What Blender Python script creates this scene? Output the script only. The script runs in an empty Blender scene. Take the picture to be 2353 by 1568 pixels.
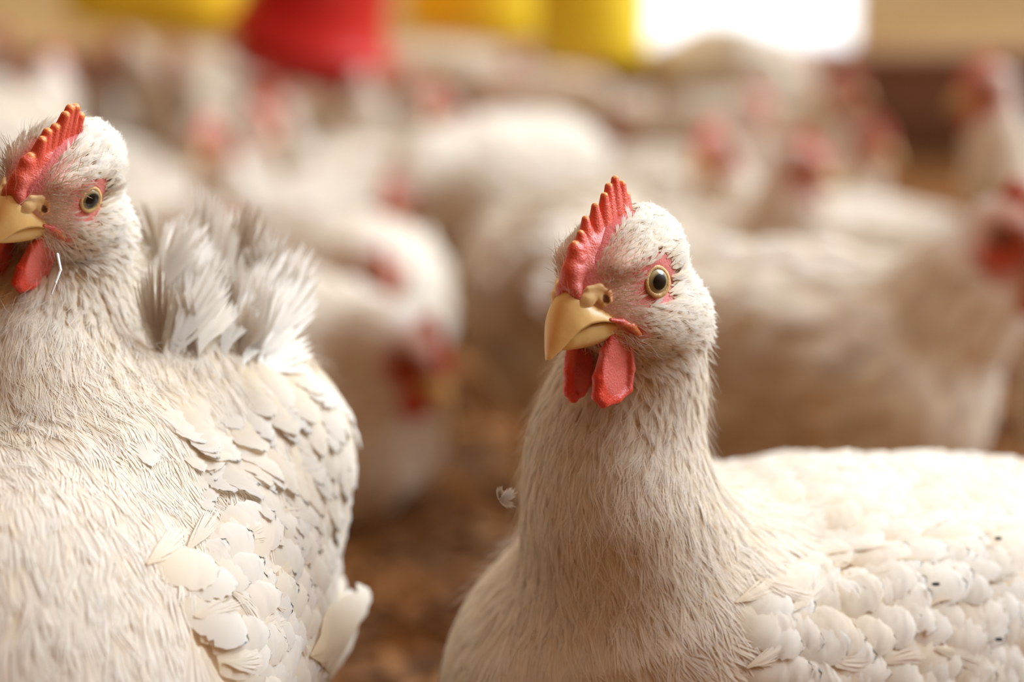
import bpy, math, random
import numpy as np
from mathutils import Matrix, Vector

# ------------------------------------------------------------------ camera, light, exposure
SC = bpy.context.scene
FPX, CX, CY = 4575.0, 1176.5, 784.0
CAM = np.array([0.0, 0.0, 0.42])
PITCH = math.radians(10.8)
FWD = np.array([0, math.cos(PITCH), -math.sin(PITCH)])
UPV = np.array([0, math.sin(PITCH), math.cos(PITCH)])
RGT = np.array([1.0, 0, 0])

cam_data = bpy.data.cameras.new('camera')
cam = bpy.data.objects.new('camera', cam_data)
SC.collection.objects.link(cam)
cam.location = CAM
cam.rotation_euler = (math.pi / 2 - PITCH, 0, 0)
cam_data.sensor_width = 36.0
cam_data.lens = FPX / 2353.0 * 36.0
cam_data.clip_start = 0.02
cam_data.clip_end = 100
cam_data.dof.use_dof = True
cam_data.dof.focus_distance = 0.618
cam_data.dof.aperture_fstop = 4.1
SC.camera = cam

world = bpy.data.worlds.new('daylight')
SC.world = world
world.use_nodes = True
nt = world.node_tree
nt.nodes.clear()
wo = nt.nodes.new('ShaderNodeOutputWorld')
bg = nt.nodes.new('ShaderNodeBackground')
tc = nt.nodes.new('ShaderNodeTexCoord')
dt = nt.nodes.new('ShaderNodeVectorMath'); dt.operation = 'DOT_PRODUCT'
dt.inputs[1].default_value = (0.48, 0.38, 0.79)
mr = nt.nodes.new('ShaderNodeMapRange')
mr.inputs['From Min'].default_value = -1.0
rp = nt.nodes.new('ShaderNodeValToRGB')
e = rp.color_ramp.elements
e[0].position = 0.0; e[0].color = (0.03, 0.015, 0.006, 1)
e[1].position = 1.0; e[1].color = (1.10, 1.14, 1.26, 1)
for ps_, c_ in ((0.42, (0.07, 0.025, 0.007, 1)), (0.60, (0.22, 0.095, 0.034, 1)), (0.74, (0.40, 0.25, 0.15, 1)), (0.86, (0.90, 0.82, 0.76, 1))):
    q_ = e.new(ps_); q_.color = c_
# bright open daylight beyond the far opening
sx = nt.nodes.new('ShaderNodeSeparateXYZ')
m2 = nt.nodes.new('ShaderNodeMapRange'); m2.interpolation_type = 'SMOOTHSTEP'
m2.inputs['From Min'].default_value = 0.80; m2.inputs['From Max'].default_value = 0.95
ad = nt.nodes.new('ShaderNodeMix'); ad.data_type = 'RGBA'
ad.inputs['B'].default_value = (1.25, 1.27, 1.30, 1)
nt.links.new(tc.outputs['Generated'], dt.inputs[0])
nt.links.new(tc.outputs['Generated'], sx.inputs[0])
nt.links.new(sx.outputs['Y'], m2.inputs['Value'])
nt.links.new(dt.outputs['Value'], mr.inputs['Value'])
nt.links.new(mr.outputs['Result'], rp.inputs['Fac'])
nt.links.new(rp.outputs['Color'], ad.inputs['A'])
nt.links.new(m2.outputs['Result'], ad.inputs['Factor'])
nt.links.new(ad.outputs['Result'], bg.inputs['Color'])
nt.links.new(bg.outputs['Background'], wo.inputs['Surface'])

sun_d = bpy.data.lights.new('daylight_sun', 'SUN')
sun_d.energy = 3.3
sun_d.angle = math.radians(42)
sun_d.color = (0.66, 0.82, 1.0)
sun = bpy.data.objects.new('daylight_sun', sun_d)
SC.collection.objects.link(sun)
sun.rotation_euler = Vector((0.76, 0.12, 0.64)).to_track_quat('Z', 'Y').to_euler()

vs = SC.view_settings
vs.view_transform = 'Standard'
vs.look = 'None'
vs.exposure = 0.71
vs.gamma = 1.0
vs.use_curve_mapping = False
SC.cycles.use_denoising = True
SC.cycles.max_bounces = 8
SC.cycles.diffuse_bounces = 6
SC.cycles.glossy_bounces = 2
SC.cycles.transmission_bounces = 3
SC.cycles.transparent_max_bounces = 6
SC.cycles.sample_clamp_indirect = 6.0

COL = SC.collection


def at(px, py, depth):
    """photo pixel at a distance along the view axis -> world point"""
    return CAM + (FWD + RGT * ((px - CX) / FPX) - UPV * ((py - CY) / FPX)) * depth


# ------------------------------------------------------------------ materials
def new_mat(name):
    m = bpy.data.materials.new(name)
    m.use_nodes = True
    return m, m.node_tree, m.node_tree.nodes['Principled BSDF']


def flesh_mat(name, rough=0.45, sss=0.0, bump=0.0, bscale=900.0, coat=0.0, stretch=None, detail=3.0):
    m, n, p = new_mat(name)
    at_ = n.nodes.new('ShaderNodeAttribute'); at_.attribute_name = 'col'
    n.links.new(at_.outputs['Color'], p.inputs['Base Color'])
    p.inputs['Roughness'].default_value = rough
    p.inputs['Coat Weight'].default_value = coat
    p.inputs['Coat Roughness'].default_value = 0.25
    if sss:
        p.inputs['Subsurface Weight'].default_value = sss
        p.inputs['Subsurface Radius'].default_value = (1.0, 0.35, 0.2)
        p.inputs['Subsurface Scale'].default_value = 0.003
    if bump:
        t = n.nodes.new('ShaderNodeTexCoord')
        mp = n.nodes.new('ShaderNodeMapping')
        if stretch:
            mp.inputs['Scale'].default_value = stretch
        nz = n.nodes.new('ShaderNodeTexNoise')
        nz.inputs['Scale'].default_value = bscale
        nz.inputs['Detail'].default_value = detail
        b = n.nodes.new('ShaderNodeBump')
        b.inputs['Strength'].default_value = bump
        b.inputs['Distance'].default_value = 0.0006
        n.links.new(t.outputs['Object'], mp.inputs['Vector'])
        n.links.new(mp.outputs['Vector'], nz.inputs['Vector'])
        n.links.new(nz.outputs['Fac'], b.inputs['Height'])
        n.links.new(b.outputs['Normal'], p.inputs['Normal'])
    return m


def feather_mat():
    m = bpy.data.materials.new('white_feather')
    m.use_nodes = True
    n = m.node_tree
    n.nodes.clear()
    out = n.nodes.new('ShaderNodeOutputMaterial')
    at_ = n.nodes.new('ShaderNodeAttribute'); at_.attribute_name = 'col'
    df = n.nodes.new('ShaderNodeBsdfDiffuse')
    tr = n.nodes.new('ShaderNodeBsdfTranslucent')
    mx = n.nodes.new('ShaderNodeMixShader'); mx.inputs['Fac'].default_value = 0.42
    na = n.nodes.new('ShaderNodeAttribute'); na.attribute_name = 'nrm'
    vt = n.nodes.new('ShaderNodeVectorTransform'); vt.vector_type = 'NORMAL'; vt.convert_from = 'OBJECT'; vt.convert_to = 'WORLD'
    ge = n.nodes.new('ShaderNodeNewGeometry')
    nm = n.nodes.new('ShaderNodeMix'); nm.data_type = 'VECTOR'; nm.inputs['Factor'].default_value = 0.85
    nn = n.nodes.new('ShaderNodeVectorMath'); nn.operation = 'NORMALIZE'
    n.links.new(na.outputs['Vector'], vt.inputs[0])
    n.links.new(ge.outputs['Normal'], nm.inputs['A'])
    # the underside of a lifted feather faces the other way
    sg = n.nodes.new('ShaderNodeMath'); sg.operation = 'MULTIPLY_ADD'; sg.inputs[1].default_value = -2.0; sg.inputs[2].default_value = 1.0
    sc_ = n.nodes.new('ShaderNodeVectorMath'); sc_.operation = 'SCALE'
    n.links.new(ge.outputs['Backfacing'], sg.inputs[0])
    n.links.new(vt.outputs[0], sc_.inputs[0])
    n.links.new(sg.outputs[0], sc_.inputs['Scale'])
    n.links.new(sc_.outputs[0], nm.inputs['B'])
    n.links.new(nm.outputs['Result'], nn.inputs[0])
    n.links.new(nn.outputs[0], df.inputs['Normal'])
    n.links.new(nn.outputs[0], tr.inputs['Normal'])
    n.links.new(at_.outputs['Color'], df.inputs['Color'])
    n.links.new(at_.outputs['Color'], tr.inputs['Color'])
    n.links.new(df.outputs[0], mx.inputs[1])
    n.links.new(tr.outputs[0], mx.inputs[2])
    n.links.new(mx.outputs[0], out.inputs['Surface'])
    return m


def eye_mat():
    m, n, p = new_mat('hen_eye')
    t = n.nodes.new('ShaderNodeTexCoord')
    sp = n.nodes.new('ShaderNodeSeparateXYZ')
    n.links.new(t.outputs['Object'], sp.inputs[0])
    cb = n.nodes.new('ShaderNodeCombineXYZ')
    n.links.new(sp.outputs[0], cb.inputs[0]); n.links.new(sp.outputs[1], cb.inputs[1])
    ln = n.nodes.new('ShaderNodeVectorMath'); ln.operation = 'LENGTH'
    n.links.new(cb.outputs[0], ln.inputs[0])
    mrr = n.nodes.new('ShaderNodeMapRange')
    mrr.inputs['From Max'].default_value = 0.0062
    n.links.new(ln.outputs['Value'], mrr.inputs['Value'])
    r = n.nodes.new('ShaderNodeValToRGB')
    el = r.color_ramp.elements
    el[0].position = 0.0; el[0].color = (0.004, 0.003, 0.003, 1)
    el[1].position = 1.0; el[1].color = (0.10, 0.05, 0.025, 1)
    for pos, c in ((0.38, (0.004, 0.003, 0.003, 1)), (0.42, (0.16, 0.13, 0.06, 1)), (0.52, (0.38, 0.29, 0.12, 1)),
                   (0.60, (0.36, 0.28, 0.13, 1)), (0.64, (0.07, 0.05, 0.02, 1)), (0.70, (0.36, 0.23, 0.09, 1))):
        q = el.new(pos); q.color = c
    n.links.new(mrr.outputs['Result'], r.inputs['Fac'])
    n.links.new(r.outputs['Color'], p.inputs['Base Color'])
    p.inputs['Roughness'].default_value = 0.25
    p.inputs['Specular IOR Level'].default_value = 0.15
    p.inputs['Coat Weight'].default_value = 0.8
    p.inputs['Coat Roughness'].default_value = 0.02
    return m


def plain_mat(name, col, rough=0.5, spec=0.5, noise=None, coat=0.0):
    m, n, p = new_mat(name)
    p.inputs['Base Color'].default_value = (*col, 1)
    p.inputs['Roughness'].default_value = rough
    p.inputs['Specular IOR Level'].default_value = spec
    p.inputs['Coat Weight'].default_value = coat
    if noise:
        sc, c2 = noise
        t = n.nodes.new('ShaderNodeTexCoord')
        nz = n.nodes.new('ShaderNodeTexNoise'); nz.inputs['Scale'].default_value = sc; nz.inputs['Detail'].default_value = 5
        r = n.nodes.new('ShaderNodeValToRGB')
        r.color_ramp.elements[0].position = 0.35; r.color_ramp.elements[0].color = (*col, 1)
        r.color_ramp.elements[1].position = 0.68; r.color_ramp.elements[1].color = (*c2, 1)
        n.links.new(t.outputs['Object'], nz.inputs['Vector'])
        n.links.new(nz.outputs['Fac'], r.inputs['Fac'])
        n.links.new(r.outputs['Color'], p.inputs['Base Color'])
    return m


M = {}
M['feather'] = feather_mat()
M['skin'] = flesh_mat('hen_skin', 0.55, 0.15, 0.5, 1100)
M['comb'] = flesh_mat('comb_flesh', 0.36, 0.25, 0.55, 1500, 0.15)
M['beak'] = flesh_mat('beak_horn', 0.38, 0.2, 0.15, 350, 0.15)
M['leg'] = flesh_mat('leg_scale', 0.5, 0.0, 0.5, 700)
M['eye'] = eye_mat()
M['litter'] = plain_mat('litter_floor', (0.085, 0.030, 0.007), 0.95, 0.1, (14.0, (0.30, 0.12, 0.03)))
M['chip'] = flesh_mat('wood_shaving', 0.9)
M['wall_brown'] = plain_mat('kerb_plaster', (0.24, 0.12, 0.075), 0.9, 0.1, (3.0, (0.31, 0.17, 0.11)))
M['wall_tan'] = plain_mat('tan_board', (0.84, 0.60, 0.28), 0.8, 0.2, (1.2, (0.80, 0.56, 0.28)))
def curtain_mat(name, col):
    m = bpy.data.materials.new(name); m.use_nodes = True
    n = m.node_tree; n.nodes.clear()
    out = n.nodes.new('ShaderNodeOutputMaterial')
    t = n.nodes.new('ShaderNodeTexCoord')
    nz = n.nodes.new('ShaderNodeTexNoise'); nz.inputs['Scale'].default_value = 2.0
    r = n.nodes.new('ShaderNodeValToRGB')
    r.color_ramp.elements[0].color = (col[0] * 0.9, col[1] * 0.88, col[2] * 0.85, 1); r.color_ramp.elements[1].color = (*col, 1)
    df = n.nodes.new('ShaderNodeBsdfDiffuse'); tr = n.nodes.new('ShaderNodeBsdfTranslucent')
    mx = n.nodes.new('ShaderNodeMixShader'); mx.inputs['Fac'].default_value = 0.5
    n.links.new(t.outputs['Object'], nz.inputs['Vector']); n.links.new(nz.outputs['Fac'], r.inputs['Fac'])
    n.links.new(r.outputs[0], df.inputs['Color']); n.links.new(r.outputs[0], tr.inputs['Color'])
    n.links.new(df.outputs[0], mx.inputs[1]); n.links.new(tr.outputs[0], mx.inputs[2]); n.links.new(mx.outputs[0], out.inputs['Surface'])
    return m


M['wall_tan'] = curtain_mat('tan_sheet', (0.97, 0.80, 0.50))
M['ledge'] = plain_mat('ledge_cement', (0.62, 0.42, 0.30), 0.9, 0.1, (3.0, (0.70, 0.50, 0.37)))
M['yellow'] = plain_mat('yellow_plastic', (1.0, 0.70, 0.03), 0.4, 0.4)
M['red'] = plain_mat('red_plastic', (0.62, 0.018, 0.014), 0.32, 0.5)
M['cord'] = plain_mat('cord', (0.35, 0.30, 0.24), 0.8)
M['speck'] = plain_mat('dirt_speck', (0.05, 0.04, 0.03), 0.9)
M['quill'] = plain_mat('quill', (0.8, 0.78, 0.72), 0.4)


# ------------------------------------------------------------------ mesh helpers
def mesh_obj(name, V, F, mat, parent=None, col=None, smooth=True, inv=None, nrm=None):
    """V (n,3), F list of (m,k) int arrays; one mesh object"""
    V = np.asarray(V, np.float32)
    if inv is not None:
        V = (V - inv[1]) @ inv[0].T
    me = bpy.data.meshes.new(name)
    if not isinstance(F, list):
        F = [F]
    F = [np.asarray(f, np.int32) for f in F if len(f)]
    nl = sum(f.size for f in F); npoly = sum(len(f) for f in F)
    me.vertices.add(len(V)); me.vertices.foreach_set('co', np.ascontiguousarray(V, np.float32).ravel())
    me.loops.add(nl); me.loops.foreach_set('vertex_index', np.concatenate([f.ravel() for f in F]).astype(np.int32))
    me.polygons.add(npoly)
    tot = np.concatenate([np.full(len(f), f.shape[1], np.int32) for f in F])
    st = np.concatenate([[0], np.cumsum(tot)[:-1]]).astype(np.int32)
    me.polygons.foreach_set('loop_start', st)
    try:
        me.polygons.foreach_set('loop_total', tot)
    except Exception:
        pass
    if smooth:
        me.polygons.foreach_set('use_smooth', np.ones(npoly, bool))
    me.update(calc_edges=True)
    if col is not None:
        col = np.asarray(col, np.float32)
        if col.ndim == 1:
            col = np.tile(col, (len(V), 1))
        c4 = np.ones((len(V), 4), np.float32); c4[:, :3] = col
        at_ = me.color_attributes.new('col', 'FLOAT_COLOR', 'POINT')
        at_.data.foreach_set('color', c4.ravel())
    if nrm is not None:
        an_ = me.attributes.new('nrm', 'FLOAT_VECTOR', 'POINT')
        an_.data.foreach_set('vector', np.ascontiguousarray(nrm, np.float32).ravel())
    me.materials.append(mat)
    o = bpy.data.objects.new(name, me)
    COL.objects.link(o)
    if parent is not None:
        o.parent = parent
    return o


def empty(name, loc, rz=0.0):
    o = bpy.data.objects.new(name, None)
    o.empty_display_size = 0.05
    COL.objects.link(o)
    o.location = loc; o.rotation_euler = (0, 0, rz)
    return o


def tag(o, label=None, cat=None, group=None, kind=None):
    if label: o['label'] = label
    if cat: o['category'] = cat
    if group: o['group'] = group
    if kind: o['kind'] = kind
    return o


# ------------------------------------------------------------------ implicit shapes
class Shape:
    def __init__(self):
        self.prims = []

    def ell(self, c, r, R=None, k=0.01, sub=False):
        self.prims.append(('e', np.array(c, np.float32), np.array(r, np.float32),
                           np.eye(3, dtype=np.float32) if R is None else np.array(R, np.float32), k, sub))

    def cone(self, a, b, ra, rb, k=0.01, sub=False):
        self.prims.append(('c', np.array(a, np.float32), np.array(b, np.float32), (float(ra), float(rb)), k, sub))

    def chain(self, pts, rs, k=0.01):
        for i in range(len(pts) - 1):
            self.cone(pts[i], pts[i + 1], rs[i], rs[i + 1], k)

    def __call__(self, P):
        P = np.asarray(P, np.float32)
        d = np.full(len(P), 1e3, np.float32)
        for q in self.prims:
            if q[0] == 'e':
                L = (P - q[1]) @ q[3].T
                k0 = np.sqrt(((L / q[2]) ** 2).sum(1)) + 1e-9
                k1 = np.sqrt(((L / (q[2] ** 2)) ** 2).sum(1)) + 1e-9
                di = k0 * (k0 - 1) / k1
            else:
                a, b, (ra, rb) = q[1], q[2], q[3]
                ab = b - a
                t = np.clip(((P - a) @ ab) / max(float(ab @ ab), 1e-12), 0, 1)
                di = np.sqrt(((P - a - t[:, None] * ab) ** 2).sum(1)) - (ra + (rb - ra) * t)
            k = q[4]
            if q[5]:
                h = np.maximum(k - np.abs(d + di), 0) / k
                d = np.maximum(d, -di) + h * h * k * 0.25
            else:
                h = np.maximum(k - np.abs(d - di), 0) / k
                d = np.minimum(d, di) - h * h * k * 0.25
        return d

    def grad(self, P, e=0.0006):
        P = np.asarray(P, np.float32)
        ks = np.array([[1, -1, -1], [-1, -1, 1], [-1, 1, -1], [1, 1, 1]], np.float32)
        g = np.zeros_like(P)
        for k in ks:
            g += k * self(P + k * e)[:, None]
        return g / (np.linalg.norm(g, axis=1, keepdims=True) + 1e-12)


def grid_field(f, xs, ys, zs, B=24):
    nx, ny, nz = len(xs), len(ys), len(zs)
    V = np.empty((nx, ny, nz), np.float32)
    for i in range(0, nx, B):
        for j in range(0, ny, B):
            for k in range(0, nz, B):
                X = xs[i:i + B]; Y = ys[j:j + B]; Z = zs[k:k + B]
                c = np.array([[(X[0] + X[-1]) / 2, (Y[0] + Y[-1]) / 2, (Z[0] + Z[-1]) / 2]], np.float32)
                rad = 0.5 * math.sqrt((X[-1] - X[0]) ** 2 + (Y[-1] - Y[0]) ** 2 + (Z[-1] - Z[0]) ** 2)
                d = float(f(c)[0])
                if abs(d) > rad * 2.0 + 0.012:
                    V[i:i + B, j:j + B, k:k + B] = d
                else:
                    G = np.stack(np.meshgrid(X, Y, Z, indexing='ij'), -1).reshape(-1, 3)
                    V[i:i + B, j:j + B, k:k + B] = f(G).reshape(len(X), len(Y), len(Z))
    return V


def surface_nets(f, xs, ys, zs, project=2):
    V = grid_field(f, xs, ys, zs)
    S = V < 0
    C = [S[dx:S.shape[0] - 1 + dx, dy:S.shape[1] - 1 + dy, dz:S.shape[2] - 1 + dz]
         for dx in (0, 1) for dy in (0, 1) for dz in (0, 1)]
    cnt = sum(c.astype(np.int8) for c in C)
    I, J, K = np.nonzero((cnt > 0) & (cnt < 8))
    idx = np.full(cnt.shape, -1, np.int32)
    idx[I, J, K] = np.arange(len(I))
    P = np.zeros((len(I), 3)); w = np.zeros(len(I))
    corners = [(dx, dy, dz) for dx in (0, 1) for dy in (0, 1) for dz in (0, 1)]
    for a in corners:
        for ax in range(3):
            if a[ax] == 0:
                b = list(a); b[ax] = 1
                va = V[I + a[0], J + a[1], K + a[2]]; vb = V[I + b[0], J + b[1], K + b[2]]
                m = (va < 0) != (vb < 0)
                t = np.where(m, va / np.where(m, va - vb, 1), 0)
                pa = np.stack([xs[I + a[0]], ys[J + a[1]], zs[K + a[2]]], 1)
                pb = np.stack([xs[I + b[0]], ys[J + b[1]], zs[K + b[2]]], 1)
                P += np.where(m[:, None], pa + (pb - pa) * t[:, None], 0)
                w += m
    P /= w[:, None]
    F = []
    sx = np.nonzero(S[:-1, 1:-1, 1:-1] != S[1:, 1:-1, 1:-1])
    i, j, k = sx[0], sx[1] + 1, sx[2] + 1
    q = np.stack([idx[i, j - 1, k - 1], idx[i, j, k - 1], idx[i, j, k], idx[i, j - 1, k]], 1)
    fl = S[i + 1, j, k]; q[fl] = q[fl][:, ::-1]; F.append(q)
    sy = np.nonzero(S[1:-1, :-1, 1:-1] != S[1:-1, 1:, 1:-1])
    i, j, k = sy[0] + 1, sy[1], sy[2] + 1
    q = np.stack([idx[i - 1, j, k - 1], idx[i - 1, j, k], idx[i, j, k], idx[i, j, k - 1]], 1)
    fl = S[i, j + 1, k]; q[fl] = q[fl][:, ::-1]; F.append(q)
    sz = np.nonzero(S[1:-1, 1:-1, :-1] != S[1:-1, 1:-1, 1:])
    i, j, k = sz[0] + 1, sz[1] + 1, sz[2]
    q = np.stack([idx[i - 1, j - 1, k], idx[i, j - 1, k], idx[i, j, k], idx[i - 1, j, k]], 1)
    fl = S[i, j, k + 1]; q[fl] = q[fl][:, ::-1]; F.append(q)
    F = np.concatenate(F)
    F = F[(F >= 0).all(1)]
    P = P.astype(np.float32)
    for _ in range(project):
        g = f.grad(P)
        P -= g * np.clip(f(P), -0.003, 0.003)[:, None]
    return P, F


def axis_grid(lo, hi, step, fine=None):
    """rectilinear grid; fine=(a,b,s) is a refined interval"""
    if fine is None:
        return np.arange(lo, hi + step, step)
    a, b, s = fine
    parts = []
    if a > lo: parts.append(np.arange(lo, a, step))
    parts.append(np.arange(max(a, lo), b, s))
    parts.append(np.arange(b, hi + step, step))
    return np.unique(np.concatenate(parts))


# ------------------------------------------------------------------ feathers
def vane_template(nu, nv, kind, rng):
    """a smooth rounded vane, a few barbs parted along the rim"""
    V, F, U = [], [], []
    split = [rng.uniform(0.45, 0.95) for _ in range(2)]
    for i in range(nu):
        u = math.sin(i / (nu - 1) * math.pi / 2)
        if kind == 'contour':
            hw = 0.5 * max(0.0, 1 - ((u - 0.60) / 0.402 if u > 0.6 else (0.6 - u) / 0.66) ** 2) ** 0.5
        else:
            hw = 0.5 * max(0.0, 1 - (abs(u - 0.55) / 0.46) ** 4) ** 0.6
        hw = max(hw, 0.012) * (1 + rng.normal(0, 0.03))
        rt = rng.normal(0, 0.006)
        for j in range(nv):
            sgn = -1 + 2 * j / (nv - 1)
            v = hw * sgn
            uu = u - 0.05 * sgn ** 2 * u + rng.normal(0, 0.006) * (u > 0.5)
            if abs(sgn) > 0.99:
                for q in split:
                    if abs(u - q) < 0.04: v *= 0.86
            V.append((uu, v, -0.10 * v * v + 0.010 * (1 - abs(sgn)) + rt + rng.normal(0, 0.003))); U.append(u)
    for i in range(nu - 1):
        for j in range(nv - 1):
            a = i * nv + j
            F.append((a, a + nv, a + nv + 1, a + 1))
    return np.array(V, np.float32), np.array(F, np.int32), np.array(U, np.float32)


def brush_template(K, rng):
    V, F, U = [], [], []
    for i in range(K):
        s = -1 + 2 * (i + 0.5) / K + rng.normal(0, 0.08)
        u0 = rng.uniform(0, 0.30); u1 = 1.0 - 0.28 * s * s + rng.normal(0, 0.06)
        v1 = 0.5 * s; z1 = rng.normal(0, 0.012)
        b = len(V)
        for t, h in ((0, 1.05 / K), (0.4, 0.95 / K), (0.75, 0.6 / K), (1.0, 0.004)):
            u = u0 + (u1 - u0) * t; v = v1 * (t ** 0.7) * (1.12 - 0.12 * t)
            V += [(u, v - h, z1 * t - 0.06 * v * v), (u, v + h, z1 * t - 0.06 * v * v)]; U += [u, u]
        F += [(b, b + 2, b + 3, b + 1), (b + 2, b + 4, b + 5, b + 3), (b + 4, b + 6, b + 7, b + 5)]
    return np.array(V, np.float32), np.array(F, np.int32), np.array(U, np.float32)


def strand_template():
    V = []
    for u, h in ((0, 0.5), (0.35, 0.45), (0.7, 0.3), (1.0, 0.03)):
        V += [(u, -h, 0), (u, h, 0)]
    F = [(0, 2, 3, 1), (2, 4, 5, 3), (4, 6, 7, 5)]
    return np.array(V, np.float32), np.array(F, np.int32), np.array([v[0] for v in V], np.float32)


_rt = np.random.default_rng(5)
TPL = {
    'contour': [vane_template(22, 7, 'contour', _rt) for _ in range(6)],
    'quill': [vane_template(14, 7, 'quill', _rt) for _ in range(4)],
    'plume': [brush_template(18, _rt) for _ in range(10)],
    'tuft': [brush_template(9, _rt) for _ in range(10)],
    'strand': [strand_template()],
    'simple': [vane_template(6, 3, 'contour', _rt) for _ in range(3)],
}


def norm(v):
    return v / (np.linalg.norm(v, axis=-1, keepdims=True) + 1e-12)


def grow(kind, f, P, T, ln, wd, h0, lift, rng, tone, curl=0.15, jit=0.25, drape=True):
    """lay feathers on the shape f: roots P, flow T, per-feather length ln and width wd -> V, F, col"""
    n = len(P)
    if n == 0:
        return np.zeros((0, 3), np.float32), np.zeros((0, 4), np.int32), np.zeros((0, 3), np.float32), np.zeros((0, 3), np.float32)
    N = f.grad(P)
    T = T - N * (T * N).sum(1, keepdims=True)
    T = norm(T)
    B = np.cross(N, T)
    a = rng.normal(0, jit, n)[:, None]
    T, B = T * np.cos(a) + B * np.sin(a), B * np.cos(a) - T * np.sin(a)
    ln = np.broadcast_to(ln, n) * rng.uniform(0.75, 1.25, n)
    wd = np.broadcast_to(wd, n) * rng.uniform(0.85, 1.15, n)
    h0 = np.broadcast_to(h0, n); lift = np.broadcast_to(lift, n)
    cu = rng.normal(0, curl, n)
    lf = lift * rng.uniform(0.6, 1.5, n)
    var = rng.integers(0, len(TPL[kind]), n)
    tones = np.array(tone, np.float32)
    tcol = tones[rng.integers(0, len(tones), n)] * rng.uniform(0.93, 1.03, n)[:, None]
    Vs, Fs, Cs, Ns, off = [], [], [], [], 0
    for v in range(len(TPL[kind])):
        m = np.nonzero(var == v)[0]
        if not len(m): continue
        tv, tf, tu = TPL[kind][v]
        u = tv[:, 0][None, :, None]; vv = tv[:, 1][None, :, None]; w = tv[:, 2][None, :]
        L = ln[m][:, None, None]; W = wd[m][:, None, None]
        X = P[m][:, None, :] + T[m][:, None, :] * (u * L) + B[m][:, None, :] * (vv * W + cu[m][:, None, None] * u * u * L)
        tgt = (h0[m][:, None] + lf[m][:, None] * np.clip(tv[:, 0], 0, 1.1)[None] + w * ln[m][:, None])
        X = X.reshape(-1, 3).astype(np.float32); tg = tgt.reshape(-1)
        if drape:
            for _ in range(2):
                nx_ = f.grad(X)
                X = X + nx_ * np.clip(tg - f(X), -0.03, 0.03)[:, None]
        else:
            nx_ = np.repeat(N[m], len(tv), 0)
            X = X + np.repeat(N[m], len(tv), 0) * tg[:, None]
        if kind in ('contour', 'quill', 'simple'):
            row = rng.normal(0, 0.05, (len(m), len(tv)))
            nx_ = nx_ + np.repeat(T[m], len(tv), 0) * ((np.tile(tv[:, 0], len(m)) - 0.6) * 0.40 + row.ravel())[:, None] + np.repeat(B[m], len(tv), 0) * np.tile(tv[:, 1], len(m))[:, None] * 0.45
            nx_ = norm(nx_)
        c = np.repeat(tcol[m][:, None, :], len(tv), 1)
        tip_mix = np.clip(tu, 0, 1)[None, :, None]
        root = np.array([0.90, 0.80, 0.62], np.float32)  # feather's own colour, yellower and darker towards the root
        c = c * (tip_mix ** 0.6) + (c * root) * (1 - tip_mix ** 0.6)
        Fs.append((tf[None] + (np.arange(len(m)) * len(tv))[:, None, None] + off).reshape(-1, 4))
        Vs.append(X); Cs.append(c.reshape(-1, 3)); Ns.append(nx_); off += len(X)
    return np.concatenate(Vs), np.concatenate(Fs), np.concatenate(Cs), np.concatenate(Ns)


def merge(parts):
    V, F, C, N, off = [], [], [], [], 0
    for v, f, c, n in parts:
        if len(v):
            V.append(v); F.append(f + off); C.append(c); N.append(n); off += len(v)
    return np.concatenate(V), np.concatenate(F), np.concatenate(C), np.concatenate(N)


def scatter(P, F, mask, r, rng, over=9):
    """blue-noise points on the quads F where mask(center) holds, about r apart"""
    c = P[F].mean(1)
    sel = F[mask(c)]
    if not len(sel): return np.zeros((0, 3), np.float32)
    A = np.linalg.norm(np.cross(P[sel[:, 2]] - P[sel[:, 0]], P[sel[:, 3]] - P[sel[:, 1]]), axis=1) * 0.5
    n = int(A.sum() / (r * r) * over) + 1
    i = rng.choice(len(sel), n, p=A / A.sum())
    s, t = rng.random((n, 1)), rng.random((n, 1))
    q = P[sel[i]]
    X = (q[:, 0] * (1 - s) + q[:, 1] * s) * (1 - t) + (q[:, 3] * (1 - s) + q[:, 2] * s) * t
    cells = {}
    keep = []
    K = np.floor(X / r).astype(int)
    r2 = r * r
    XL = X.tolist()
    for a, (x, key) in enumerate(zip(XL, map(tuple, K.tolist()))):
        ok = True
        for dx in (-1, 0, 1):
            for dy in (-1, 0, 1):
                for dz in (-1, 0, 1):
                    for b in cells.get((key[0] + dx, key[1] + dy, key[2] + dz), ()):
                        y = XL[b]
                        if (x[0] - y[0]) ** 2 + (x[1] - y[1]) ** 2 + (x[2] - y[2]) ** 2 < r2:
                            ok = False; break
                    if not ok: break
                if not ok: break
            if not ok: break
        if ok:
            cells.setdefault(key, []).append(a); keep.append(a)
    return X[keep].astype(np.float32)


# ------------------------------------------------------------------ the hen
WHITE = [(0.95, 0.88, 0.775), (0.95, 0.865, 0.75), (0.95, 0.88, 0.77), (0.94, 0.85, 0.71)]
CREAM = [(0.95, 0.87, 0.75), (0.94, 0.845, 0.70), (0.95, 0.875, 0.76)]

SKIN_PINK = np.array([0.78, 0.46, 0.36]); SKIN_RED = np.array([0.58, 0.075, 0.06]); SKIN_PALE = np.array([0.80, 0.62, 0.48])


def smooth01(x, a, b):
    t = np.clip((x - a) / (b - a), 0, 1)
    return t * t * (3 - 2 * t)


def head_axes(yaw, pitch, roll=0.0):
    """rows X forward, Y left, Z up; yaw turns left, pitch lowers the beak"""
    y, p, r = map(math.radians, (yaw, pitch, roll))
    h = np.array([math.cos(y), math.sin(y), 0]); l = np.array([-math.sin(y), math.cos(y), 0]); z = np.array([0, 0, 1.0])
    X = math.cos(p) * h - math.sin(p) * z
    Z = math.sin(p) * h + math.cos(p) * z
    return np.array([X, math.cos(r) * l + math.sin(r) * Z, math.cos(r) * Z - math.sin(r) * l])


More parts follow.
